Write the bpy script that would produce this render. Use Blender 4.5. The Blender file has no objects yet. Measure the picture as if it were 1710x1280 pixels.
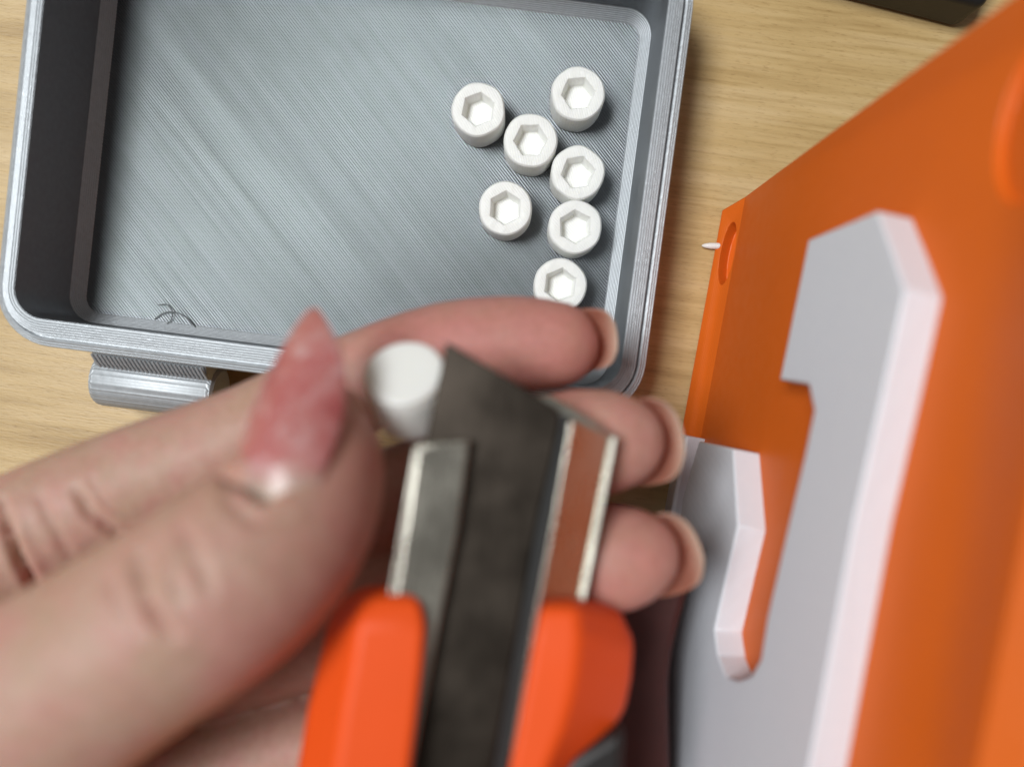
import bpy, bmesh, math, random
import numpy as np
from mathutils import Vector, Matrix

random.seed(4); np.random.seed(4)
S = 0.001                      # the script is written in millimetres; meshes are stored in metres
sc = bpy.context.scene
COL = sc.collection

# ------------------------------------------------------------------ camera
FPX, TILT, HC = 1250.0, math.radians(2.0), 135.0
cam = bpy.data.cameras.new('camera'); camo = bpy.data.objects.new('camera', cam); COL.objects.link(camo)
camo.location = (0, 0, HC*S); camo.rotation_euler = (-TILT, 0, 0)
cam.sensor_width = 36.0; cam.lens = FPX/1710*36.0
cam.clip_start = 0.005; cam.clip_end = 20
cam.dof.use_dof = True; cam.dof.focus_distance = 0.129; cam.dof.aperture_fstop = 7.8
cam.dof.aperture_blades = 0
sc.camera = camo

# ------------------------------------------------------------------ light
world = bpy.data.worlds.new('World'); sc.world = world; world.use_nodes = True
world.node_tree.nodes['Background'].inputs[0].default_value = (1.0, 0.94, 0.88, 1)
world.node_tree.nodes['Background'].inputs[1].default_value = 0.135
ld = bpy.data.lights.new('ceiling_lamp', 'AREA'); ld.shape = 'RECTANGLE'; ld.size = 0.50; ld.size_y = 0.38
ld.energy = 17.0; ld.color = (0.97, 1.0, 1.0)
lo = bpy.data.objects.new('ceiling_lamp', ld); COL.objects.link(lo)
lo.location = (-0.50, 0.20, 1.20)
lo.rotation_euler = (Vector((0, 0, 0.02)) - Vector(lo.location)).to_track_quat('-Z', 'Y').to_euler()
sc.view_settings.view_transform = 'Standard'; sc.view_settings.look = 'None'
sc.view_settings.exposure = 0.0; sc.view_settings.gamma = 1.0
sc.render.engine = 'CYCLES'
sc.cycles.max_bounces = 8

# ------------------------------------------------------------------ measuring helpers
CC = np.array([0., 0., HC]); _c, _s = math.cos(-TILT), math.sin(-TILT)
def cv(v):                                  # a direction seen from the camera (right, up, towards it) -> world
    return np.array([v[0], v[1]*_c - v[2]*_s, v[1]*_s + v[2]*_c])
def ray(px, py): return cv(((px-855)/FPX, -(py-640)/FPX, -1.0))
def W(px, py, d): return CC + ray(px, py)*d
def Z(px, py, z):
    r = ray(px, py); return CC + r*((z-HC)/r[2])
def topx(P):
    q = P - CC; cs, sn = math.cos(TILT), math.sin(TILT)
    x, y, z = q[:,0], q[:,1]*cs - q[:,2]*sn, q[:,1]*sn + q[:,2]*cs
    return np.stack([855+FPX*x/-z, 640-FPX*y/-z], 1)
def unit(v): v = np.asarray(v, float); return v/np.linalg.norm(v)
class Plane:
    def __init__(s, o, n): s.o = np.asarray(o, float); s.n = unit(n)
    def hit(s, px, py, off=0.0):
        r = ray(px, py); return CC + r*(((s.o + s.n*off - CC) @ s.n)/(r @ s.n))

# ------------------------------------------------------------------ mesh helpers
def finish(bm, name, mat, parent=None, angle=32, smooth=True):
    bmesh.ops.recalc_face_normals(bm, faces=bm.faces)
    for f in bm.faces: f.smooth = smooth
    for e in bm.edges:
        if len(e.link_faces) == 2: e.smooth = e.calc_face_angle(0) < math.radians(angle)
    me = bpy.data.meshes.new(name)
    bm.to_mesh(me); bm.free()
    return link(name, me, mat, parent)
def link(name, me, mat, parent=None):
    o = bpy.data.objects.new(name, me); COL.objects.link(o)
    if mat is not None and not me.materials: me.materials.append(mat)
    if parent is not None: o.parent = parent
    return o
def V(p): return Vector((float(p[0])*S, float(p[1])*S, float(p[2])*S))
def thing(name, label, cat, group=None, loc=(0, 0, 0)):
    o = bpy.data.objects.new(name, None); COL.objects.link(o); o.location = V(loc); o.empty_display_size = 0.005
    return tag(o, label, cat, group)
def tag(o, label, cat, group=None):
    o['label'] = label; o['category'] = cat
    if group: o['group'] = group
    return o
def add_prism(bm, pts, vec):
    a = [bm.verts.new(V(p)) for p in pts]; b = [bm.verts.new(V(np.asarray(p)+vec)) for p in pts]
    n = len(a); bm.faces.new(a); bm.faces.new(b[::-1])
    for i in range(n): bm.faces.new((a[i], b[i], b[(i+1) % n], a[(i+1) % n]))
def bevel_mod(o, w, seg=3, ang=30):
    m = o.modifiers.new('bevel', 'BEVEL'); m.width = w*S; m.segments = seg; m.limit_method = 'ANGLE'; m.angle_limit = math.radians(ang)
    m.harden_normals = False
    return o
def add_tube(bm, pts, r, seg=8, caps=True):
    pts = [np.asarray(p, float) for p in pts]; rs = r if hasattr(r, '__len__') else [r]*len(pts)
    rings = []
    for i, p in enumerate(pts):
        t = unit(pts[min(i+1, len(pts)-1)] - pts[max(i-1, 0)])
        ref = np.array([0, 0, 1.]) if abs(t[2]) < .9 else np.array([1., 0, 0])
        x = unit(np.cross(t, ref)); y = np.cross(t, x)
        rings.append([bm.verts.new(V(p + (x*math.cos(k*2*math.pi/seg) + y*math.sin(k*2*math.pi/seg))*rs[i])) for k in range(seg)])
    for a, b in zip(rings, rings[1:]):
        for k in range(seg): bm.faces.new((a[k], a[(k+1) % seg], b[(k+1) % seg], b[k]))
    if caps: bm.faces.new(rings[0][::-1]); bm.faces.new(rings[-1])
def spline(pts, n=8):
    pts = [np.asarray(p, float) for p in pts]; P = [2*pts[0]-pts[1]] + pts + [2*pts[-1]-pts[-2]]; out = []
    for i in range(1, len(P)-2):
        for k in range(n):
            t = k/n; a, b, c, d = P[i-1:i+3]
            out.append(.5*((2*b) + (c-a)*t + (2*a-5*b+4*c-d)*t*t + (3*b-a-3*c+d)*t**3))
    return out + [pts[-1]]

# ------------------------------------------------------------------ materials
class Mat:
    def __init__(s, name, **kw):
        s.m = bpy.data.materials.new(name); s.m.use_nodes = True; s.t = s.m.node_tree
        s.b = s.t.nodes['Principled BSDF']
        for k, v in kw.items(): s.set(k, v)
    def set(s, k, v):
        i = s.b.inputs[k.replace('_', ' ')]
        if isinstance(v, bpy.types.NodeSocket): s.t.links.new(v, i)
        else: i.default_value = (*v, 1) if hasattr(v, '__len__') and len(v) == 3 and i.type == 'RGBA' else v
    def n(s, typ, **kw):
        nd = s.t.nodes.new(typ)
        for k, v in kw.items():
            if k.startswith('i_'):
                key = k[2:]; key = int(key) if key.isdigit() else key.replace('_', ' ')
                if isinstance(v, bpy.types.NodeSocket): s.t.links.new(v, nd.inputs[key])
                else: nd.inputs[key].default_value = v
            else: setattr(nd, k, v)
        return nd
    def math(s, op, a, b=0.0, c=None):
        nd = s.n('ShaderNodeMath', operation=op)
        for i, v in enumerate((a, b, c)):
            if v is None: continue
            if isinstance(v, bpy.types.NodeSocket): s.t.links.new(v, nd.inputs[i])
            else: nd.inputs[i].default_value = v
        return nd.outputs[0]
    def coord(s, rz=0.0, scale=(1000, 1000, 1000)):      # object coordinates in millimetres
        tc = s.n('ShaderNodeTexCoord')
        mp = s.n('ShaderNodeMapping', i_Vector=tc.outputs['Object']); mp.inputs['Scale'].default_value = scale
        mp2 = s.n('ShaderNodeMapping', i_Vector=mp.outputs[0]); mp2.inputs['Rotation'].default_value = (0, 0, rz)
        return mp2.outputs[0]
    def noise(s, vec, scale, detail=3, rough=.5, stretch=None):
        if stretch:
            mp = s.n('ShaderNodeMapping', i_Vector=vec); mp.inputs['Scale'].default_value = stretch; vec = mp.outputs[0]
        nd = s.n('ShaderNodeTexNoise', i_Vector=vec); nd.inputs['Scale'].default_value = scale
        nd.inputs['Detail'].default_value = detail; nd.inputs['Roughness'].default_value = rough
        return nd.outputs['Fac']
    def ramp(s, fac, stops):
        nd = s.n('ShaderNodeValToRGB', i_Fac=fac); cr = nd.color_ramp
        while len(cr.elements) < len(stops): cr.elements.new(.5)
        for e, (p, c) in zip(cr.elements, stops): e.position = p; e.color = (*c, 1)
        return nd.outputs[0]
    def mix(s, fac, a, b, typ='MIX'):
        nd = s.n('ShaderNodeMix', data_type='RGBA', blend_type=typ)
        for i, v in ((0, fac), (6, a), (7, b)):
            if isinstance(v, bpy.types.NodeSocket): s.t.links.new(v, nd.inputs[i])
            else: nd.inputs[i].default_value = (*v, 1) if hasattr(v, '__len__') else v
        return nd.outputs[2]
    def bump(s, h, strength=1.0, dist=0.0001, normal=None):
        nd = s.n('ShaderNodeBump', i_Height=h); nd.inputs['Strength'].default_value = strength; nd.inputs['Distance'].default_value = dist
        if normal is not None: s.t.links.new(normal, nd.inputs['Normal'])
        return nd.outputs[0]
    def sep(s, vec): return s.n('ShaderNodeSeparateXYZ', i_0=vec).outputs
def lines(m, x, pitch, sharp=1.0):              # 0..1 ridges across coordinate x
    return m.math('ABSOLUTE', m.math('SINE', m.math('MULTIPLY', x, math.pi/pitch)))

def mat_wood():
    m = Mat('oak_laminate', Roughness=.42)
    c = m.coord(math.radians(8))
    g1 = m.noise(c, .16, 5, .6, (.10, 1.0, 1)); g2 = m.noise(c, 1.4, 4, .65, (.035, 1.0, 1)); g3 = m.noise(c, 3.4, 2, .6, (.16, 1.0, 1))
    col = m.ramp(g1, [(.28, (.38, .24, .09)), (.47, (.53, .365, .16)), (.60, (.595, .425, .21)), (.78, (.63, .47, .26))])
    fine = m.ramp(g2, [(.26, (.80, .76, .70)), (.52, (1, 1, 1)), (.8, (1.06, 1.05, 1.03))])
    col = m.mix(1.0, col, fine, 'MULTIPLY')
    pore = m.ramp(g3, [(.30, (.62, .54, .46)), (.42, (1, 1, 1))])
    col = m.mix(.5, col, pore, 'MULTIPLY')
    m.set('Base Color', col)
    m.set('Roughness', m.math('MULTIPLY_ADD', g2, .25, .33))
    m.set('Normal', m.bump(m.math('ADD', g3, m.math('MULTIPLY', g2, .8)), .5, .00012))
    return m.m
def silver(name, mode, dark=1.0):
    m = Mat(name, Metallic={'floor': .85, 'wall': .8, 'rim': .35, 'barrel': .25}[mode], Roughness=.36)
    c = m.coord(); x, y, z = m.sep(c)[:3]
    if mode == 'floor':
        d = m.math('MULTIPLY', m.math('ADD', x, y), .70711); d2 = m.math('MULTIPLY', m.math('SUBTRACT', x, y), .70711)
        big = m.noise(m.n('ShaderNodeCombineXYZ', i_0=d, i_1=m.math('MULTIPLY', d2, .10)).outputs[0], .55, 4, .65)
        mott = m.noise(c, .11, 4, .6); fine = m.noise(c, 2.6, 3, .6)
        m.set('Roughness', m.math('ADD', m.math('MULTIPLY_ADD', big, .08, .225), m.math('MULTIPLY', mott, .14)))
        m.set('Base Color', m.mix(m.math('ADD', m.math('MULTIPLY_ADD', big, .08, .125), m.math('MULTIPLY', mott, .08)), (.0, .0, .0), (.93, .99, 1.06)))
        m.set('Normal', m.bump(m.math('ADD', fine, m.math('MULTIPLY', lines(m, d2, .43), .50)), .5, .00003))
    else:
        if mode == 'wall': h = lines(m, z, .24)
        elif mode == 'rim':
            h = m.noise(c, 2.2, 3, .6)
        else: h = lines(m, z, .24)
        nz = m.noise(c, 1.1, 3, .6)
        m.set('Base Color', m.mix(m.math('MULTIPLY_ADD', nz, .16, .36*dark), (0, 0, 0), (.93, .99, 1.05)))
        m.set('Roughness', m.math('MULTIPLY_ADD', nz, .25, .30))
        m.set('Normal', m.bump(m.math('ADD', h, m.math('MULTIPLY', nz, .3)), .7, .00007))
    return m.m
def mat_white(name='white_plastic', pitch=.16, sss=.35, c0=(.83, .835, .80), c1=(.88, .885, .86)):
    m = Mat(name, Roughness=.42)
    c = m.coord(); x, y, z = m.sep(c)[:3]
    n = m.noise(c, .8, 3)
    m.set('Base Color', m.mix(n, c0, c1))
    m.set('Subsurface_Weight', sss); m.set('Subsurface_Radius', (1, 1, .85)); m.set('Subsurface_Scale', .0026)
    m.set('Normal', m.bump(m.math('ADD', m.math('ADD', lines(m, z, pitch), m.math('MULTIPLY', lines(m, m.math('ADD', x, m.math('MULTIPLY', y, .15)), .40), .8)), m.math('MULTIPLY', n, .8)), .4, .00006))
    return m.m
def mat_orange(name, col, pitch=None, rough=.38, axis=None):
    m = Mat(name, Roughness=rough)
    c = m.coord(); n = m.noise(c, .12, 4, .6)
    m.set('Base Color', m.mix(n, tuple(k*.95 for k in col), tuple(min(1, k*1.04) for k in col)))
    m.set('Roughness', m.math('MULTIPLY_ADD', m.noise(c, .6, 3), .22, rough-.1))
    h = m.math('MULTIPLY', m.noise(c, 1.3, 3), .5)
    if pitch:
        d = m.n('ShaderNodeVectorMath', operation='DOT_PRODUCT', i_0=c); d.inputs[1].default_value = axis
        h = m.math('ADD', h, lines(m, d.outputs['Value'], pitch))
    m.set('Normal', m.bump(h, .3, .00005)); m.b.inputs['Specular IOR Level'].default_value = .3
    return m.m
def mat_metal(name, col, rough=.32, brush=None, amp=.2):
    m = Mat(name, Metallic=1.0)
    c = m.coord(); n = m.noise(c, .14, 3, .5); f = m.noise(c, 2.2, 3, .6, brush or (1, .06, 1))
    m.set('Base Color', m.mix(n, tuple(k*(1-amp) for k in col), tuple(k*(1+amp*1.3) for k in col)))
    m.set('Roughness', m.math('ADD', m.math('MULTIPLY_ADD', n, .25, rough-.12), m.math('MULTIPLY', f, .10)))
    m.set('Normal', m.bump(f, .25, .00004))
    return m.m
def mat_skin():
    m = Mat('skin', Roughness=.5)
    a = m.n('ShaderNodeAttribute', attribute_name='flush'); c = m.coord()
    n = m.noise(c, .11, 4, .6); f = m.noise(c, 1.6, 4, .65); sp = m.noise(c, .34, 3, .55)
    col = m.ramp(n, [(.30, (.45, .295, .21)), (.50, (.50, .315, .245)), (.72, (.525, .285, .24))])
    fl = m.math('MULTIPLY', a.outputs['Fac'], m.math('MULTIPLY_ADD', sp, .8, .5))
    col = m.mix(m.math('MULTIPLY', fl, .85), col, (.50, .165, .15))
    col = m.mix(m.math('MULTIPLY', m.ramp(sp, [(.45, (0, 0, 0)), (.75, (1, 1, 1))]), .60), col, (.54, .25, .22))
    bl = m.noise(c, .8, 4, .65)
    col = m.mix(.55, col, m.ramp(bl, [(.32, (.84, .78, .74)), (.55, (1, 1, 1)), (.75, (1.08, 1.04, 1.02))]), 'MULTIPLY')
    m.set('Base Color', col)
    m.set('Subsurface_Weight', .45); m.set('Subsurface_Radius', (1.0, .36, .18)); m.set('Subsurface_Scale', .0019)
    m.set('Roughness', m.math('MULTIPLY_ADD', f, .25, .40))
    v = m.n('ShaderNodeTexVoronoi', i_Vector=c); v.inputs['Scale'].default_value = 1.9
    m.set('Normal', m.bump(m.math('ADD', m.math('MULTIPLY', v.outputs['Distance'], .6), f), .35, .00012))
    m.b.inputs['Specular IOR Level'].default_value = .4
    return m.m
def mat_nail():
    m = Mat('gel_nail', Roughness=.38)
    a = m.n('ShaderNodeAttribute', attribute_name='along'); c = m.coord()
    n = m.noise(c, .28, 4, .6); n2 = m.noise(c, .55, 2, .5)
    gel = m.ramp(n, [(.30, (.40, .085, .09)), (.48, (.48, .155, .15)), (.66, (.52, .25, .235))])
    gel = m.mix(m.math('MULTIPLY', m.ramp(n2, [(.52, (0, 0, 0)), (.70, (1, 1, 1))]), .55), gel, (.62, .40, .40))
    v = m.n('ShaderNodeTexVoronoi', i_Vector=c); v.inputs['Scale'].default_value = .9
    gl = m.ramp(v.outputs['Distance'], [(.08, (1, 1, 1)), (.20, (0, 0, 0))])
    gel = m.mix(m.math('MULTIPLY', gl, .45), gel, (.80, .66, .70))
    fac = m.math('ADD', a.outputs['Fac'], m.math('MULTIPLY', m.math('SUBTRACT', n2, .5), .12))
    f = m.ramp(fac, [(.20, (0, 0, 0)), (.33, (1, 1, 1))])
    tip = m.ramp(fac, [(.72, (0, 0, 0)), (1.0, (1, 1, 1))])
    gel = m.mix(m.math('MULTIPLY', tip, .6), gel, (.40, .17, .12))
    m.set('Base Color', m.mix(f, (.42, .32, .255), gel))
    m.set('Subsurface_Weight', .4); m.set('Subsurface_Radius', (1, .4, .3)); m.set('Subsurface_Scale', .0012)
    m.set('Coat_Weight', .25); m.set('Coat_Roughness', .28)
    m.set('Normal', m.bump(m.noise(c, .45, 2), .45, .0004))
    return m.m
def mat_clearnail():
    m = Mat('bare_nail', Roughness=.3)
    c = m.coord(); n = m.noise(c, .5, 3); a = m.n('ShaderNodeAttribute', attribute_name='along')
    fr = m.ramp(a.outputs['Fac'], [(.55, (0, 0, 0)), (.93, (1, 1, 1))])
    m.set('Base Color', m.mix(fr, m.mix(n, (.34, .14, .095), (.42, .19, .14)), (.60, .42, .33)))
    m.set('Subsurface_Weight', .5); m.set('Subsurface_Radius', (1, .5, .35)); m.set('Subsurface_Scale', .002)
    m.set('Transmission_Weight', .12)
    return m.m
def mat_plain(name, col, rough=.5, n_amp=.3):
    m = Mat(name, Roughness=rough); c = m.coord(); n = m.noise(c, .5, 4)
    m.set('Base Color', m.mix(n, tuple(k*(1-n_amp) for k in col), tuple(k*(1+n_amp) for k in col)))
    m.set('Normal', m.bump(m.noise(c, 2.5, 3), .2, .00006))
    return m.m

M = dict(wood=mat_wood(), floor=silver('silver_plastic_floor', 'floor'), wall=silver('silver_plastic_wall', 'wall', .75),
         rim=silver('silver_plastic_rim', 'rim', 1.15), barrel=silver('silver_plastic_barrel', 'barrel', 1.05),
         white=mat_white(), skin=mat_skin(), nail=mat_nail(), bare=mat_clearnail(),
         sheath=mat_metal('sheath_steel', (.46, .44, .385), .22), blade=mat_metal('blade_steel', (.054, .044, .036), .30, None, .55),
         handle=mat_orange('knife_orange', (.84, .092, .010), None, .52),
         black=mat_plain('black_plastic', (.012, .011, .011), .5), maroon=mat_plain('maroon_shade', (.055, .010, .008), .6, .2),  # the maroon carries the shade under the hand as base colour
         thread=mat_plain('dark_thread', (.05, .055, .06), .5))

# ------------------------------------------------------------------ the table
bm = bmesh.new()
N = 24
g = [[bm.verts.new(V((-420 + 840*i/N, -420 + 840*j/N, 0))) for j in range(N+1)] for i in range(N+1)]
for i in range(N):
    for j in range(N): bm.faces.new((g[i][j], g[i+1][j], g[i+1][j+1], g[i][j+1]))
tb = finish(bm, 'table_top', M['wood']); tb['kind'] = 'structure'

# ------------------------------------------------------------------ the grey printed box
BA = math.radians(-7.2)
box = thing('storage_box', 'open silver grey 3D printed box with rounded corners on the wooden table', 'box')
box.rotation_euler = (0, 0, BA)
X0, X1, Y0, Y1 = -82.3, 21.3, -7.6, 66.5
def rrect(ins, z, R=9.0, seg=10):
    r = max(R-ins, 1.2); pts = []
    for cx, cy, a0 in ((X1-ins-r, Y1-ins-r, 0), (X0+ins+r, Y1-ins-r, 90), (X0+ins+r, Y0+ins+r, 180), (X1-ins-r, Y0+ins+r, 270)):
        for k in range(seg+1):
            a = math.radians(a0 + 90*k/seg); pts.append((cx+r*math.cos(a), cy+r*math.sin(a), z))
    return pts
def loft(bm, prof):
    prev = None
    for ins, z in prof:
        ring = [bm.verts.new(V(p)) for p in rrect(ins, z)]
        if prev:
            n = len(ring)
            for k in range(n): bm.faces.new((prev[k], prev[(k+1) % n], ring[(k+1) % n], ring[k]))
        prev = ring
    return prev
bm = bmesh.new()
loft(bm, [(1.0, .0), (.4, .6), (.4, 15.4), (.3, 15.4)]); finish(bm, 'outer_wall', M['wall'], box)
bm = bmesh.new()                       # the stepped rim: printed beads, a groove for the lid, the inner lip
prof = [(.4, 15.3), (0, 15.6)]
z = 15.6
for k in range(3):                     # outer beads, each a rounded step
    i0 = .02 + k*.42
    prof += [(i0, z+.15), (i0+.06, z+.42), (i0+.20, z+.5), (i0+.34, z+.44)]; z += .42
prof += [(1.42, z-.1), (1.46, 16.0), (1.78, 16.0), (1.84, 17.2)]
i0, z = 1.86, 17.4
for k in range(6):
    prof += [(i0, z+.0), (i0+.05, z+.24), (i0+.17, z+.30), (i0+.30, z+.26), (i0+.36, z+.08)]; i0 += .40; z += .26 if k < 3 else .02
prof += [(4.30, 18.3)]
loft(bm, prof); finish(bm, 'rim', M['rim'], box, 50)
bm = bmesh.new()
loft(bm, [(4.30, 18.35), (4.32, 4.0), (4.4, 3.9)]); finish(bm, 'inner_wall', M['wall'], box)
bm = bmesh.new()                       # the sloped foot of the wall, printed in steps
prof = []
ins, z = 4.36, 4.0
for k in range(8):
    prof += [(ins, z), (ins+.04, z-.16), (ins+.18, z-.24)]; ins += .23; z -= .25
prof.append((ins, 1.95))
loft(bm, prof); finish(bm, 'wall_foot', M['rim'], box, 60)
bm = bmesh.new()                       # the floor: printed lines lying side by side on the diagonal, each a low rounded ridge
fx0, fx1, fy0, fy1 = X0+5.2, X1-5.2, Y0+5.2, Y1-5.2
pitch, q2 = .42, math.sqrt(.5)
dd = (fx0+fy0)*q2
while dd < (fx1+fy1)*q2:
    dd += pitch; hh = .075 + random.uniform(-.012, .012); tl = random.gauss(0, .007); dz = random.uniform(-.01, .01)
    prof_ = [(t, 1.93 + dz + hh*math.sin(math.pi*(t+.5))**.8 + tl*t if abs(t) < .49 else 1.90) for t in (-.5, -.40, -.25, -.08, .08, .25, .40, .5)]
    rows = []
    for t, z_ in prof_:
        k = (dd + t*pitch)/q2                         # x + y = k
        xa_ = max(fx0, k-fy1); xb_ = min(fx1, k-fy0)
        if xb_ <= xa_: xa_ = xb_ = (xa_+xb_)/2
        rows.append([(xa_ + (xb_-xa_)*j/6, k-(xa_ + (xb_-xa_)*j/6), z_ + (random.gauss(0, .004) if 0 < j < 6 else 0)) for j in range(7)])
    vs_ = [[bm.verts.new(V(p)) for p in r_] for r_ in rows]
    for a, b in zip(vs_, vs_[1:]):
        for j in range(6): bm.faces.new((a[j], a[j+1], b[j+1], b[j]))
finish(bm, 'floor', M['floor'], box, 60)
bm = bmesh.new(); r = [bm.verts.new(V(p)) for p in rrect(1.0, .02)]; bm.faces.new(r)
finish(bm, 'underside', M['wall'], box)
# hinge barrel on the near side
bm = bmesh.new()
xa, xb, yc, zc, rr = -69.0, -48.4, -12.2, 7.6, 4.6
seg, rings = 56, []
for x, q in ((xa, .80), (xa+.35, .95), (xa+1.0, 1.0), (xb-1.0, 1.0), (xb-.35, .95), (xb, .80)):
    ring = []
    for k in range(seg):
        a = 2*math.pi*k/seg; r2 = rr*q*(1 + (.010 if k % 2 else -.010)); ring.append(bm.verts.new(V((x, yc+r2*math.cos(a), zc+r2*math.sin(a)))))
    rings.append(ring)
for a, b in zip(rings, rings[1:]):
    for k in range(seg): bm.faces.new((a[k], a[(k+1) % seg], b[(k+1) % seg], b[k]))
bm.faces.new(rings[0]); bm.faces.new(rings[-1])
finish(bm, 'hinge_barrel', M['barrel'], box, 20)
bm = bmesh.new()                       # web that carries the barrel
add_prism(bm, [(-67.2, -7.2, 14.6), (-67.2, -9.6, 13.2), (-67.2, -10.6, 9.6), (-67.2, -7.2, 3.0)], np.array([18.4, 0, 0]))
finish(bm, 'hinge_web', M['rim'], box)
bm = bmesh.new()                       # rope-like row of beads along the web
for k in range(26):
    x = -66.9 + k*.70
    add_tube(bm, [(x, -7.9, 15.0), (x+.35, -8.9, 14.2), (x+.75, -9.9, 13.2)], [.22, .30, .2], 6)
finish(bm, 'hinge_weld_beads', M['rim'], box)

# stray dark curl of filament on the box floor
bm = bmesh.new()
add_tube(bm, spline([Z(263, 509, 2.3), Z(280, 509, 2.7), Z(288, 521, 2.6), Z(284, 536, 2.4), Z(270, 545, 2.25)]), .11, 6)
add_tube(bm, spline([Z(258, 533, 2.25), Z(272, 523, 2.5), Z(291, 521, 2.8), Z(312, 531, 2.6), Z(328, 548, 2.3)]), .10, 6)
tag(finish(bm, 'filament_curl', M['thread']), 'thin dark curl of stray filament on the box floor near the hinge', 'filament')

# ------------------------------------------------------------------ white caps with a hexagonal socket
def cap_mesh():
    bm = bmesh.new(); n = 48; h = 7.0
    def ring(r, z): return [bm.verts.new(V((r*math.cos(2*math.pi*k/n), r*math.sin(2*math.pi*k/n), z))) for k in range(n)]
    def hexr(R, z):
        o = []
        for k in range(n):
            a = 2*math.pi*k/n; q = (a % (math.pi/3)) - math.pi/6; r = R*math.cos(math.pi/6)/math.cos(q)
            o.append(bm.verts.new(V((r*math.cos(a), r*math.sin(a), z))))
        return o
    L = [ring(4.10, 0), ring(4.42, .35), ring(4.42, 1.2), ring(4.50, 1.3), ring(4.52, h-.55), ring(4.44, h-.2), ring(4.22, h), ring(3.5, h+.05), hexr(2.95, h), hexr(2.72, h-.3), hexr(2.55, h-2.2), hexr(2.30, h-2.5)]
    for a, b in zip(L, L[1:]):
        for k in range(n): bm.faces.new((a[k], a[(k+1) % n], b[(k+1) % n], b[k]))
    bm.faces.new(L[0]); bm.faces.new(L[-1])
    bmesh.ops.recalc_face_normals(bm, faces=bm.faces)
    for f in bm.faces: f.smooth = True
    for e in bm.edges:
        if len(e.link_faces) == 2: e.smooth = e.calc_face_angle(0) < math.radians(35)
    me = bpy.data.meshes.new('cap'); bm.to_mesh(me); bm.free(); me.materials.append(M['white']); return me
def jitter(me, seed):                     # no two prints come out quite alike
    m2 = me.copy(); rg = np.random.RandomState(seed); n = len(m2.vertices); co = np.empty(n*3); m2.vertices.foreach_get('co', co); co = co.reshape(-1, 3)
    an = np.arctan2(co[:, 1], co[:, 0]); k = sum(rg.normal(0, .006)*np.cos(j*an + rg.uniform(0, 6)) for j in range(2, 7))
    co[:, :2] *= (1 + k + rg.normal(0, .0015, n))[:, None]; co[:, 2] += rg.normal(0, 3e-5, n)
    m2.vertices.foreach_set('co', co.ravel()); return m2
CAP0 = cap_mesh(); CAP = CAP0
caps = [((-5.6, 41.2), 20, 'white hex socket plug nearest the middle of the box, leftmost in the top row'),
        ((11.0, 43.8), 6, 'white hex socket plug in the upper right, closest to the far corner of the box'),
        ((3.1, 36.1), 2, 'white hex socket plug between the leftmost plug and the column of plugs'),
        ((11.0, 30.8), 8, 'white hex socket plug third from the far corner, touching the plug below it'),
        ((-1.1, 24.9), 27, 'white hex socket plug standing alone left of the column'),
        ((10.6, 21.8), 32, 'white hex socket plug with bright striped socket, just below the touching plug'),
        ((8.1, 12.1), 22, 'white hex socket plug partly hidden behind the index fingertip')]
for (x, y), rz, lab in caps:
    o = link('white_plug', jitter(CAP0, rz), None); o.location = V((x, y, 2.05)); o.rotation_euler = (0, 0, math.radians(rz))
    tag(o, lab, 'plug', 'white hex socket plugs')
o = link('white_plug', CAP, None)
ax = unit(cv((-.06, .62, .78))); top = W(674, 619, 81.0)
q = Vector((-ax[0], -ax[1], -ax[2])).to_track_quat('Z', 'Y'); o.rotation_mode = 'QUATERNION'; o.rotation_quaternion = q
o.location = V(top)
tag(o, 'white plug pinched between thumb and index finger against the blade', 'plug', 'white hex socket plugs')

# ------------------------------------------------------------------ orange plate with raised white numeral
P1, P2 = Z(1245, 330, 4.0), Z(1170, 735, 4.0)
B1 = Z(1208, 345, 0.3)
ud = unit((P2-P1)*np.array([1, 1, 0])); nh = unit(np.cross(ud, (0, 0, 1)))
if nh[0] > 0: nh = -nh
LEAN = math.radians(6)
pn = nh*math.cos(LEAN) + np.array([0, 0, 1])*math.sin(LEAN)
pv = np.array([0, 0, 1])*math.cos(LEAN) - nh*math.sin(LEAN)
PL = Plane(P1, pn)
def uv(px, py, off=0.0):
    p = PL.hit(px, py, off) - P1; return float(p @ ud), float(p @ pv)
def PUV(u, v, off=0.0): return P1 + ud*u + pv*v + pn*off
M['plate'] = mat_orange('plate_orange', (.68, .128, .011), .30, .42, tuple(pv))
M['num'] = mat_white('numeral_white', .30, .05, (.72, .735, .80), (.76, .775, .83))
plate = thing('number_plate', 'orange 3D printed plate standing on edge with a raised white numeral 1', 'plate')
u_far, v_far = uv(1700, -8); vtop = 0.5*(uv(1710, 850)[1] + uv(1640, 1280)[1])
slope = u_far/v_far
foot = float((B1-P1) @ nh)
U1 = 150.0
prof = [(foot, -4.0), (foot+.15, -3.4), (0.0, 0.0), (0.0, vtop), (-2.2, vtop+3.0), (-14, vtop+3.0), (-14, -4.0)]
def pp(u, n_, v):
    if v <= 0: p = P1 + ud*u + nh*n_; p[2] = 4.0+v; return p
    return PUV(u + slope*v*max(0, 1-u/U1), v, n_)
bm = bmesh.new()
def shell(bm, us, prof):
    rings = [[bm.verts.new(V(pp(u + (du if i in (0, 1) and k == 0 else 0), n_, v))) for i, (n_, v) in enumerate(prof)] for k, (u, du) in enumerate(us)]
    for a, b in zip(rings, rings[1:]):
        n = len(a)
        for i in range(n): bm.faces.new((a[i], a[(i+1) % n], b[(i+1) % n], b[i]))
    bm.faces.new(rings[0][::-1]); bm.faces.new(rings[-1])
shell(bm, [(-.2, 2.2), (U1, 0)], prof)
body = finish(bm, 'plate_body', M['plate'], plate, 20)
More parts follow.
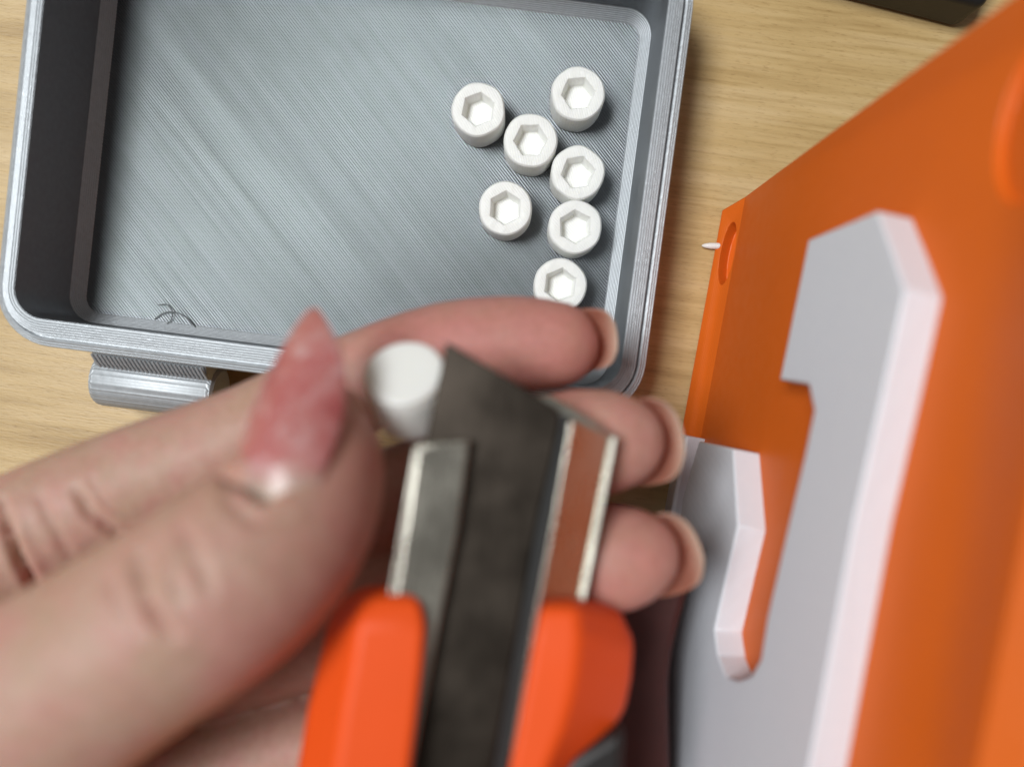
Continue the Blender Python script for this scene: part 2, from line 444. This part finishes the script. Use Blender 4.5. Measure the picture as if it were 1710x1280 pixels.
def cut(o, mid, a, b, axis, ra, rb, depth):
    cb = bmesh.new(); rings = []
    for t, sc_ in ((-depth, .93), (3.0, 1.06)):
        rings.append([cb.verts.new(V(mid + axis*t + (a*ra*math.cos(2*math.pi*k/32) + b*rb*math.sin(2*math.pi*k/32))*sc_)) for k in range(32)])
    for k in range(32): cb.faces.new((rings[0][k], rings[0][(k+1) % 32], rings[1][(k+1) % 32], rings[1][k]))
    cb.faces.new(rings[0][::-1]); cb.faces.new(rings[1])
    bmesh.ops.recalc_face_normals(cb, faces=cb.faces)
    me = bpy.data.meshes.new('c'); cb.to_mesh(me); cb.free(); co = bpy.data.objects.new('c', me); COL.objects.link(co)
    md = o.modifiers.new('b', 'BOOLEAN'); md.object = co; md.solver = 'EXACT'; md.operation = 'DIFFERENCE'
    bpy.context.view_layer.update(); dg = bpy.context.evaluated_depsgraph_get()
    nm = bpy.data.meshes.new_from_object(o.evaluated_get(dg)); o.modifiers.clear(); o.data = nm
    bpy.data.objects.remove(co)
fn = unit(nh + np.array([0, 0, .85])); fd = unit(np.cross(fn, ud))
hc = Z(1219, 425, 2.1)
cut(body, hc, ud, fd, fn, 5.6, 1.45, 1.6)
uh, vh = uv(1690, 205)
cut(body, PUV(uh, vh+3.0), ud, pv, pn, 8.5, 5.0, 1.0)
bevel_mod(body, .35, 2, 25)
HH = 4.0
def numeral(name, pts, off, depth, bev=.25):
    bm = bmesh.new(); add_prism(bm, [PL.hit(x, y, off) for x, y in pts], -pn*depth)
    o = finish(bm, name, M['num'], plate, 25); bevel_mod(o, bev, 2, 25); return o
one = [(1465, 352), (1350, 400), (1302, 634), (1350, 641), (1359, 685), (1343, 762), (1318, 868), (1281, 1030), (1270, 1100), (1254, 1128),
       (1232, 1136), (1212, 1130), (1198, 1092), (1193, 1050), (1212, 965), (1232, 878), (1224, 749), (1167, 736), (1140, 830), (1125, 960), (1088, 1110), (1030, 1350), (990, 1500),
       (1290, 1500), (1352, 1275), (1427, 867), (1480, 629), (1511, 484), (1488, 415)]
numeral('numeral', one, HH, HH+.6)
# the white foot of the plate below the numeral's left arm
uw = uv(1150, 735)[0] + .0
bm = bmesh.new()
u0w = float((Z(1150, 727, 2)-P1) @ ud)
shell(bm, [(u0w, 0), (U1-2, 0)], [(foot+.5, -3.95), (foot+.6, -3.2), (HH-.5, 1.6), (HH-.9, 1.9), (-.5, 1.9), (-.5, -3.95)])
bevel_mod(finish(bm, 'white_foot', M['num'], plate, 20), .3, 2, 20)

# small white stick peeping out from under the plate
bm = bmesh.new(); a, b = Z(1172, 410, .8), Z(1206, 411, .8)
add_tube(bm, [a, a+(b-a)*.12, a+(b-a)*.38, b], [.12, .36, .55, .58], 12)
tag(finish(bm, 'white_stick', M['white']), 'tiny white pointed stick poking out beside the orange plate', 'stick')

# dark thing at the top of the picture
bm = bmesh.new()
pts = [Z(1330, -72, 9), Z(1650, 10, 9), Z(1760, -300, 9), Z(1400, -420, 9)]
add_prism(bm, pts, np.array([0, 0, -9.0])); o = finish(bm, 'dark_case', M['black'])
bevel_mod(o, 1.5, 4); tag(o, 'black case edge on the table at the top right corner', 'case')
# made-up block: the deep shade under the hand put into a maroon colour
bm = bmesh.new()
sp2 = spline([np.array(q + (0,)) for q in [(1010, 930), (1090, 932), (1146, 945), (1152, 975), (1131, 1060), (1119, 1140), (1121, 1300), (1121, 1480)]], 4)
pts = [Z(p[0], p[1], 38) for p in sp2] + [Z(960, 1480, 38), Z(970, 960, 38)]  # made tall so the added block shadows the white numeral's left arm
add_prism(bm, pts, np.array([0, 0, -38.0])); o = finish(bm, 'maroon_shade_block', M['maroon'])
bevel_mod(o, 1.2, 4); tag(o, 'made-up dark maroon block standing in for the shade under the hand beside the white numeral', 'block')

# ------------------------------------------------------------------ the hand
def segd(P, a, b, ra, rb):
    ba = b-a; t = np.clip(((P-a) @ ba)/(ba @ ba), 0, 1)
    return np.linalg.norm(P-a-t[:, None]*ba, axis=1) - (ra + (rb-ra)*t)
def smin(a, b, k):
    h = np.maximum(k-np.abs(a-b), 0)/k; return np.minimum(a, b) - h*h*k*.25
thumb = [(-360, 1440, 78, 13), (-130, 1290, 72.5, 11.2), (100, 1150, 70, 9.9), (240, 1060, 69.5, 9.3), (375, 972, 70, 9.1), (470, 885, 72.5, 8.4), (520, 790, 76, 7.4), (532, 715, 79, 5.4)]
index = [(-290, 1050, 88, 10), (-70, 955, 92, 8.9), (100, 868, 94, 8.2), (250, 802, 95.5, 7.7), (430, 728, 97, 7.1), (600, 640, 98, 6.7), (750, 585, 98.5, 6.5), (870, 574, 98.5, 6.3), (928, 575, 98, 5.7)]
middle = [(60, 1000, 104, 8.8), (350, 930, 103, 8), (600, 855, 100, 7.3), (800, 790, 96, 7.0), (930, 748, 92, 6.8), (1000, 738, 90, 6.4), (1032, 736, 90, 5.6)]
ringf = [(100, 1150, 106, 8.6), (420, 1078, 104, 8.0), (700, 990, 97, 7.1), (900, 945, 91, 6.7), (985, 935, 88.5, 6.5), (1035, 930, 88, 6.1), (1060, 926, 88, 5.3)]
pinky = [(120, 1330, 108, 8.0), (430, 1256, 104.5, 7.4), (640, 1215, 101, 6.0)]
palm = [[(-290, 1050, 92, 11), (-420, 1500, 98, 17)], [(60, 1010, 106, 9.5), (-200, 1450, 102, 15)], [(100, 1160, 108, 9.0), (-60, 1520, 104, 14)],
        [(150, 1350, 109, 8.0), (0, 1560, 106, 12)], [(-360, 1440, 82, 13.5), (-420, 1560, 94, 17)], [(-420, 1500, 98, 17), (-640, 1720, 100, 19)], [(-60, 1520, 104, 14), (-640, 1720, 100, 19)],
        [(-130, 1290, 78, 9), (-200, 1130, 92, 9)]]
def chainpts(ch): return [(W(x, y, d), r) for x, y, d, r in ch]
NAIL = [(442, 868, 68.0, 2.6), (440, 832, 67.2, 4.8), (444, 764, 67.9, 5.8), (466, 688, 70.7, 6.3), (496, 610, 74.4, 5.1), (515, 553, 77.4, 2.5), (526, 516, 79.2, .4)]
def build_hand():
    h = 1.0
    lo_ = np.array([-128., -112., 8.]); hi = np.array([32., 22., 82.])
    nx, ny, nz = [int(v) for v in (hi-lo_)/h]
    gx, gy, gz = [lo_[i] + h*np.arange(n) for i, n in enumerate((nx, ny, nz))]
    G = np.stack(np.meshgrid(gx, gy, gz, indexing='ij'), -1).reshape(-1, 3)
    D = None
    for ch in (thumb, index, middle, ringf, pinky):
        c = chainpts(ch); f = None
        # resample smoothly
        pts = spline([np.append(p, r) for p, r in c], 3)
        for a, b in zip(pts, pts[1:]):
            d = segd(G, a[:3], b[:3], a[3], b[3]); f = d if f is None else np.minimum(f, d)
        D = f if D is None else smin(D, f, 1.0)
    Pm = None
    for s_ in palm:
        (a, ra), (b, rb) = chainpts(s_); d = segd(G, a, b, ra, rb); Pm = d if Pm is None else smin(Pm, d, 6.0)
    D = smin(D, Pm, 6.0)
    D = D.reshape(nx, ny, nz)
    D[0] = D[-1] = 9; D[:, 0] = D[:, -1] = 9; D[:, :, 0] = D[:, :, -1] = 9
    # surface nets
    neg = D < 0
    acc = np.zeros((nx-1, ny-1, nz-1, 3)); cnt = np.zeros((nx-1, ny-1, nz-1))
    sl = lambda o, n: slice(o, n-1+o)
    corner = {(i, j, k): D[sl(i, nx), sl(j, ny), sl(k, nz)] for i in (0, 1) for j in (0, 1) for k in (0, 1)}
    for axis in range(3):
        for p in (0, 1):
            for q_ in (0, 1):
                c0 = [p, q_]; c0.insert(axis, 0); c1 = [p, q_]; c1.insert(axis, 1)
                a, b = corner[tuple(c0)], corner[tuple(c1)]; m = (a < 0) != (b < 0)
                t = np.where(m, a/np.where(m, a-b, 1), 0)
                for ax_ in range(3):
                    acc[..., ax_] += np.where(m, t if ax_ == axis else c0[ax_], 0)
                cnt += m
    act = cnt > 0; idx = -np.ones(act.shape, int); idx[act] = np.arange(act.sum())
    I = np.argwhere(act); vs = (I + acc[act]/cnt[act][:, None])*h + lo_
    quads = []
    for axis in range(3):
        a = [slice(0, None)]*3; b = [slice(0, None)]*3; a[axis] = slice(0, -1); b[axis] = slice(1, None)
        m = neg[tuple(a)] != neg[tuple(b)]; E_ = np.argwhere(m)
        o1, o2 = [(1, 2), (2, 0), (0, 1)][axis]
        ok = (E_[:, o1] > 0) & (E_[:, o2] > 0) & (E_[:, o1] < D.shape[o1]-1) & (E_[:, o2] < D.shape[o2]-1); E_ = E_[ok]
        flip = neg[tuple(E_.T)]
        def at(d1, d2):
            q_ = E_.copy(); q_[:, o1] += d1; q_[:, o2] += d2; return idx[tuple(q_.T)]
        qd = np.stack([at(-1, -1), at(0, -1), at(0, 0), at(-1, 0)], 1)
        qd[~flip] = qd[~flip][:, ::-1]; quads.append(qd)
    quads = np.concatenate(quads)
    me = bpy.data.meshes.new('hand_raw'); me.from_pydata([tuple(v*S) for v in vs], [], quads.tolist()); me.update()
    o = bpy.data.objects.new('hand_raw', me); COL.objects.link(o)
    sm = o.modifiers.new('s', 'SMOOTH'); sm.factor = .5; sm.iterations = 3
    ss = o.modifiers.new('ss', 'SUBSURF'); ss.levels = 1; ss.render_levels = 1
    bpy.context.view_layer.update(); nm = bpy.data.meshes.new_from_object(o.evaluated_get(bpy.context.evaluated_depsgraph_get()))
    bpy.data.objects.remove(o)
    n = len(nm.vertices); co = np.empty(n*3); nm.vertices.foreach_get('co', co); co = co.reshape(-1, 3)/S
    nr = np.empty(n*3); nm.vertices.foreach_get('normal', nr); nr = nr.reshape(-1, 3)
    face = ((CC-co)*nr).sum(1)/np.linalg.norm(CC-co, axis=1); px = topx(co)
    dep = np.linalg.norm(CC-co, axis=1)
    def pl(ptsx):
        d = np.full(n, 1e9); tt = np.zeros(n); ptsx = [np.array(p, float) for p in ptsx]
        for i, (a, b) in enumerate(zip(ptsx, ptsx[1:])):
            ba = b-a; t = np.clip(((px-a) @ ba)/(ba @ ba), 0, 1); q_ = np.linalg.norm(px-a-t[:, None]*ba, axis=1)
            s_ = q_ < d; d[s_] = q_[s_]; tt[s_] = (i+t[s_])/(len(ptsx)-1)
        return d, tt
    # flat nail bed on the thumb with a fold of skin around it
    nc = spline([np.array(q_, float) for q_ in NAIL], 8)
    best = np.full(n, 1e9); bd = np.zeros(n); bw = np.zeros(n)
    for q_ in nc:
        dx = (px - q_[:2])*np.array([1, 1]); dist = np.linalg.norm(dx, axis=1); k_ = dist < best
        best[k_] = dist[k_]; bd[k_] = q_[2]; bw[k_] = q_[3]
    mm = best/(FPX/np.maximum(bd, 1)); ins = (mm < bw*np.clip((845-px[:, 1])/60, 0, .80)) & (dep < 84) & (face > -.2)
    zc_ = ((CC-co) @ cv((0, 0, 1))); tgt = bd + 5.9*(1-np.cos(np.clip(mm/5.9, 0, 1.4))) + .25
    mv = np.where(ins & (zc_ < tgt), tgt/np.maximum(zc_, 1), 1.0)
    co = CC + (co-CC)*mv[:, None]
    disp = np.zeros(n)
    near = dep < 82
    for pts, amp, w, front in [([(4, 838), (13, 887), (29, 930), (48, 962), (66, 996)], 1.5, 8, False),
                        ([(127, 818), (149, 853), (181, 880), (212, 902)], .9, 9, False),
                        ([(236, 925), (232, 960), (240, 1000), (260, 1032), (292, 1056)], 1.3, 10, True),
                        ([(258, 905), (258, 972)], .45, 9, True), ([(313, 880), (327, 933), (350, 985)], .45, 11, True),
                        ([(285, 900), (290, 960), (305, 1010)], .3, 9, True),
                        ([(180, 960), (200, 1010), (235, 1060)], .3, 10, True),
                        ([(270, 1000), (300, 1030), (330, 1040)], .3, 7, True), ([(215, 940), (212, 990), (225, 1030)], .3, 7, True), ([(300, 870), (306, 920), (318, 960)], .3, 7, True), ([(60, 820), (90, 880), (120, 930)], .35, 9, False), ([(150, 800), (175, 840), (215, 868)], .3, 8, False), ([(372, 790), (385, 835), (425, 872), (470, 862)], .35, 12, True)]:
        d, t = pl(pts); fade = np.clip(4*t*(1-t)+.35, 0, 1)
        mk = (near if front else ~near) & (face > .05)
        disp -= np.where(mk, amp*np.exp(-(d/w)**2)*fade, 0)
        disp += np.where(mk, amp*.18*np.exp(-((d-2.2*w)/(w*1.3))**2)*fade, 0)
    co = co + nr*disp[:, None]
    nm.vertices.foreach_set('co', (co*S).astype(np.float32).ravel())
    flush = np.zeros(n)
    for ch, amt, rad in ((thumb, .55, 13), (index, .95, 16), (middle, .55, 10), (ringf, .8, 11), (pinky, .6, 10)):
        p = W(*ch[-1][:3]); flush = np.maximum(flush, amt*np.exp(-(np.linalg.norm(co-p, axis=1)/rad)**2))
    d, t = pl([(640, 760), (625, 880), (560, 1000), (470, 1100)]); flush = np.maximum(flush, np.where(near, .6*np.exp(-(d/110)**2), 0))
    d, t = pl([(660, 560), (800, 560), (930, 570)]); flush = np.maximum(flush, np.where(~near & (dep < 104), .9*np.exp(-(d/80)**2), 0))
    at_ = nm.attributes.new('flush', 'FLOAT', 'POINT'); at_.data.foreach_set('value', flush.astype(np.float32))
    nm.polygons.foreach_set('use_smooth', np.ones(len(nm.polygons), bool))
    nm.name = 'hand'; nm.materials.clear()
    return nm
hand = link('hand', build_hand(), M['skin'])
tag(hand, "left hand pinching a white plug between thumb and index finger over the box", 'hand')

def nail(name, cen, halfw, R, Ns, mat, thick=.45, label=None, na=14):
    cen = spline(cen, 6); hw = [p[0] for p in spline([np.array([w, 0, 0]) for w in halfw], 6)]
    Ns = [unit(p) for p in spline([np.array(q_, float) for q_ in Ns], 6)]
    n = len(cen); bm = bmesh.new(); lay = bm.verts.layers.float.new('along')
    grid = []
    for i in range(n):
        t = unit(cen[min(i+1, n-1)]-cen[max(i-1, 0)]); N_ = unit(Ns[i]-t*(Ns[i] @ t)); X = np.cross(t, N_)
        w = max(hw[i], .05); am = min(w/R, 1.45); row = []
        for k in range(na+1):
            a = am*(2*k/na-1); v = bm.verts.new(V(cen[i] + X*math.sin(a)*R + N_*(math.cos(a)-1)*R)); v[lay] = i/(n-1) + .10*(2*k/na-1)**2*0; row.append(v)
        grid.append(row)
    for a, b in zip(grid, grid[1:]):
        for k in range(na): bm.faces.new((a[k], a[k+1], b[k+1], b[k]))
    o = finish(bm, name, mat, hand, 80)
    s_ = o.modifiers.new('t', 'SOLIDIFY'); s_.thickness = thick*S; s_.offset = -1 if False else 0
    ss = o.modifiers.new('ss', 'SUBSURF'); ss.levels = 1; ss.render_levels = 1
    if label: o['label'] = label
    return o
Nt = cv((-.28, .12, .95))
nail('nail', [W(*q_[:3]) for q_ in NAIL], [q_[3] for q_ in NAIL], 6.4, [Nt]*7, M['nail'], .6, 'long pointed pink gel nail of the thumb')
def tipnail(c0, end, d0, d1, hw, R, N_, **k):
    a, b = W(*c0, d0), W(*end, d1)
    nail('nail', [a, a+(b-a)*.4, a+(b-a)*.75, a+(b-a)*.93, b], [hw*.9, hw, hw*.95, hw*.78, hw*.35], R, [N_]*5, M['bare'], .3, **k)
tipnail((940, 570), (1031, 562), 103.5, 98.5, 4.9, 4.9, cv((.45, .1, -.88)))
tipnail((1040, 735), (1141, 724), 97.5, 91.0, 6.9, 5.7, cv((.62, .12, -.77)))
tipnail((1065, 925), (1165, 900), 95.5, 88.8, 6.3, 5.3, cv((.62, .2, -.77)))

# ------------------------------------------------------------------ the knife
knife = thing('utility_knife', 'snap-off utility knife with orange handle and steel sheath cutting the white plug', 'knife')
A, B = W(868, 740, 80.5), W(772, 1280, 77.5)
ky = unit(A-B); kn = cv((.04, .02, 1.0)); kn = unit(kn - ky*(kn @ ky)); KP = Plane(A, kn)
def kprism(bm, pts, off, depth): add_prism(bm, [KP.hit(x, y, off) for x, y in pts], -kn*depth)
bm = bmesh.new(); kprism(bm, [(746, 571), (880, 650), (932, 683), (934, 706), (894, 880), (826, 1262), (786, 1460), (600, 1460), (690, 930), (711, 732)], 1.0, .55)
bl = finish(bm, 'blade', M['blade'], knife, 20); bevel_mod(bl, .12, 2)
bm = bmesh.new(); kprism(bm, [(934, 690), (958, 698), (928, 880), (895, 1056), (858, 1280), (824, 1460), (790, 1460), (822, 1262), (890, 880)], .45, .4)
finish(bm, 'slot_shade', M['black'], knife)  # added black strip, shade of the gap beside the blade as colour
bm = bmesh.new(); kprism(bm, [(738, 660), (711, 742), (668, 1000), (600, 1400), (612, 1400), (692, 965), (722, 742), (752, 600)], 1.08, .1)
bm.free()
bm = bmesh.new()
kprism(bm, [(692, 746), (800, 700), (868, 658), (920, 660), (955, 680), (1028, 728), (1022, 770), (975, 1010), (920, 1300), (890, 1460), (570, 1460), (646, 1020)], 0.0, .8)   # back plate
kprism(bm, [(690, 744), (700, 738), (655, 1020), (590, 1460), (570, 1460), (642, 1020)], 2.6, 2.7)                  # left wall
li = [(785, 734), (779, 780), (766, 880), (726, 1085), (690, 1280), (655, 1460)]; lo2 = [(690, 744), (683, 790), (667, 880), (633, 1085), (604, 1280), (570, 1460)]
add_prism(bm, [KP.hit(x, y, 2.9) for x, y in li] + [KP.hit(x, y, 3.3) for x, y in lo2[::-1]], -kn*.6)      # left lip
inn = [(952, 700), (922, 880), (889, 1056), (851, 1280), (818, 1460)]; out = [(1030, 730), (1001, 880), (966, 1056), (925, 1280), (890, 1460)]
for t0, oi, oo in ((0, 2.9, -.2),):
    top = [KP.hit(x, y, oi) for x, y in inn] + [KP.hit(x, y, oo) for x, y in out[::-1]]
    add_prism(bm, top, -kn*.8)
def strip(ins_, outs_, oi, oo):
    add_prism(bm, [KP.hit(x, y, oi) for x, y in ins_] + [KP.hit(x, y, oo) for x, y in outs_[::-1]], -kn*.5)
strip([(706, 738), (664, 1020), (640, 1180), (596, 1460)], [(690, 743), (645, 1020), (622, 1180), (574, 1460)], 3.45, 3.05)      # rolled left edge
strip([(706, 738), (784, 734)], [(704, 750), (782, 746)], 3.2, 3.35)
strip([(1019, 724), (989, 880), (953, 1056), (912, 1280)], [(1031, 730), (1002, 880), (967, 1056), (926, 1280)], .35, .75)      # rolled right edge
strip([(950, 701), (919, 880), (886, 1056), (848, 1280), (815, 1460)], [(957, 703), (926, 880), (893, 1056), (855, 1280), (822, 1460)], 3.0, 3.1)
sh = finish(bm, 'steel_sheath', M['sheath'], knife, 20); bevel_mod(sh, .22, 3)
bm = bmesh.new()
def grip(rows):
    rings = []
    for y, xs, offs in rows:
        f = [KP.hit(x, yy, o_) for (x, yy), o_ in zip([(xs[0], y+12), (xs[1], y), (xs[2], y)], offs)]
        bk = [KP.hit(x, y, -6.5) for x in (xs[2], xs[0])]
        rings.append([bm.verts.new(V(p)) for p in f + bk])
    for a_, b_ in zip(rings, rings[1:]):
        for k in range(5): bm.faces.new((a_[k], a_[(k+1) % 5], b_[(k+1) % 5], b_[k]))
    bm.faces.new(rings[0]); bm.faces.new(rings[-1])
grip([(976, (612, 640, 676), (-1.5, 1.0, 1.0)), (998, (572, 612, 700), (-1, 4.0, 4.2)), (1040, (548, 598, 711), (-.6, 5.6, 5.2)), (1110, (531, 588, 706), (-.6, 5.8, 5.2)), (1180, (514, 575, 698), (-.6, 5.8, 5.2)), (1280, (497, 560, 686), (-.6, 5.8, 5.2)), (1500, (458, 520, 652), (-.6, 5.8, 5.2)), (2300, (320, 380, 500), (-.6, 5.8, 5.2))])
grip([(996, (1004, 960, 918), (-2, 1.2, 1.2)), (1014, (1034, 966, 902), (-2, 4.0, 4.2)), (1065, (1058, 968, 892), (-2, 5.0, 4.8)), (1120, (1054, 962, 882), (-2, 5.0, 4.8)), (1170, (1044, 952, 872), (-2, 5.0, 4.8)), (1215, (1018, 940, 864), (-2, 5.0, 4.8)), (1250, (965, 926, 857), (0, 5.0, 4.8)), (1285, (938, 912, 850), (1, 5.0, 4.8)), (1500, (890, 870, 808), (1, 5.0, 4.8)), (2300, (750, 730, 660), (1, 5.0, 4.8))])
kprism(bm, [(640, 1080), (930, 1080), (730, 2300), (400, 2300)], -1.4, 3.5)
hd = finish(bm, 'handle', M['handle'], knife, 20); bevel_mod(hd, 1.1, 5, 18)
bm = bmesh.new()
kprism(bm, [(955, 1268), (1020, 1228), (1046, 1215), (1030, 1480), (900, 1480), (930, 1300)], 0.5, 6)  # black piece below the right half of the handle
gr = finish(bm, 'black_piece', M['black'], knife, 20); bevel_mod(gr, 1.0, 3, 30)
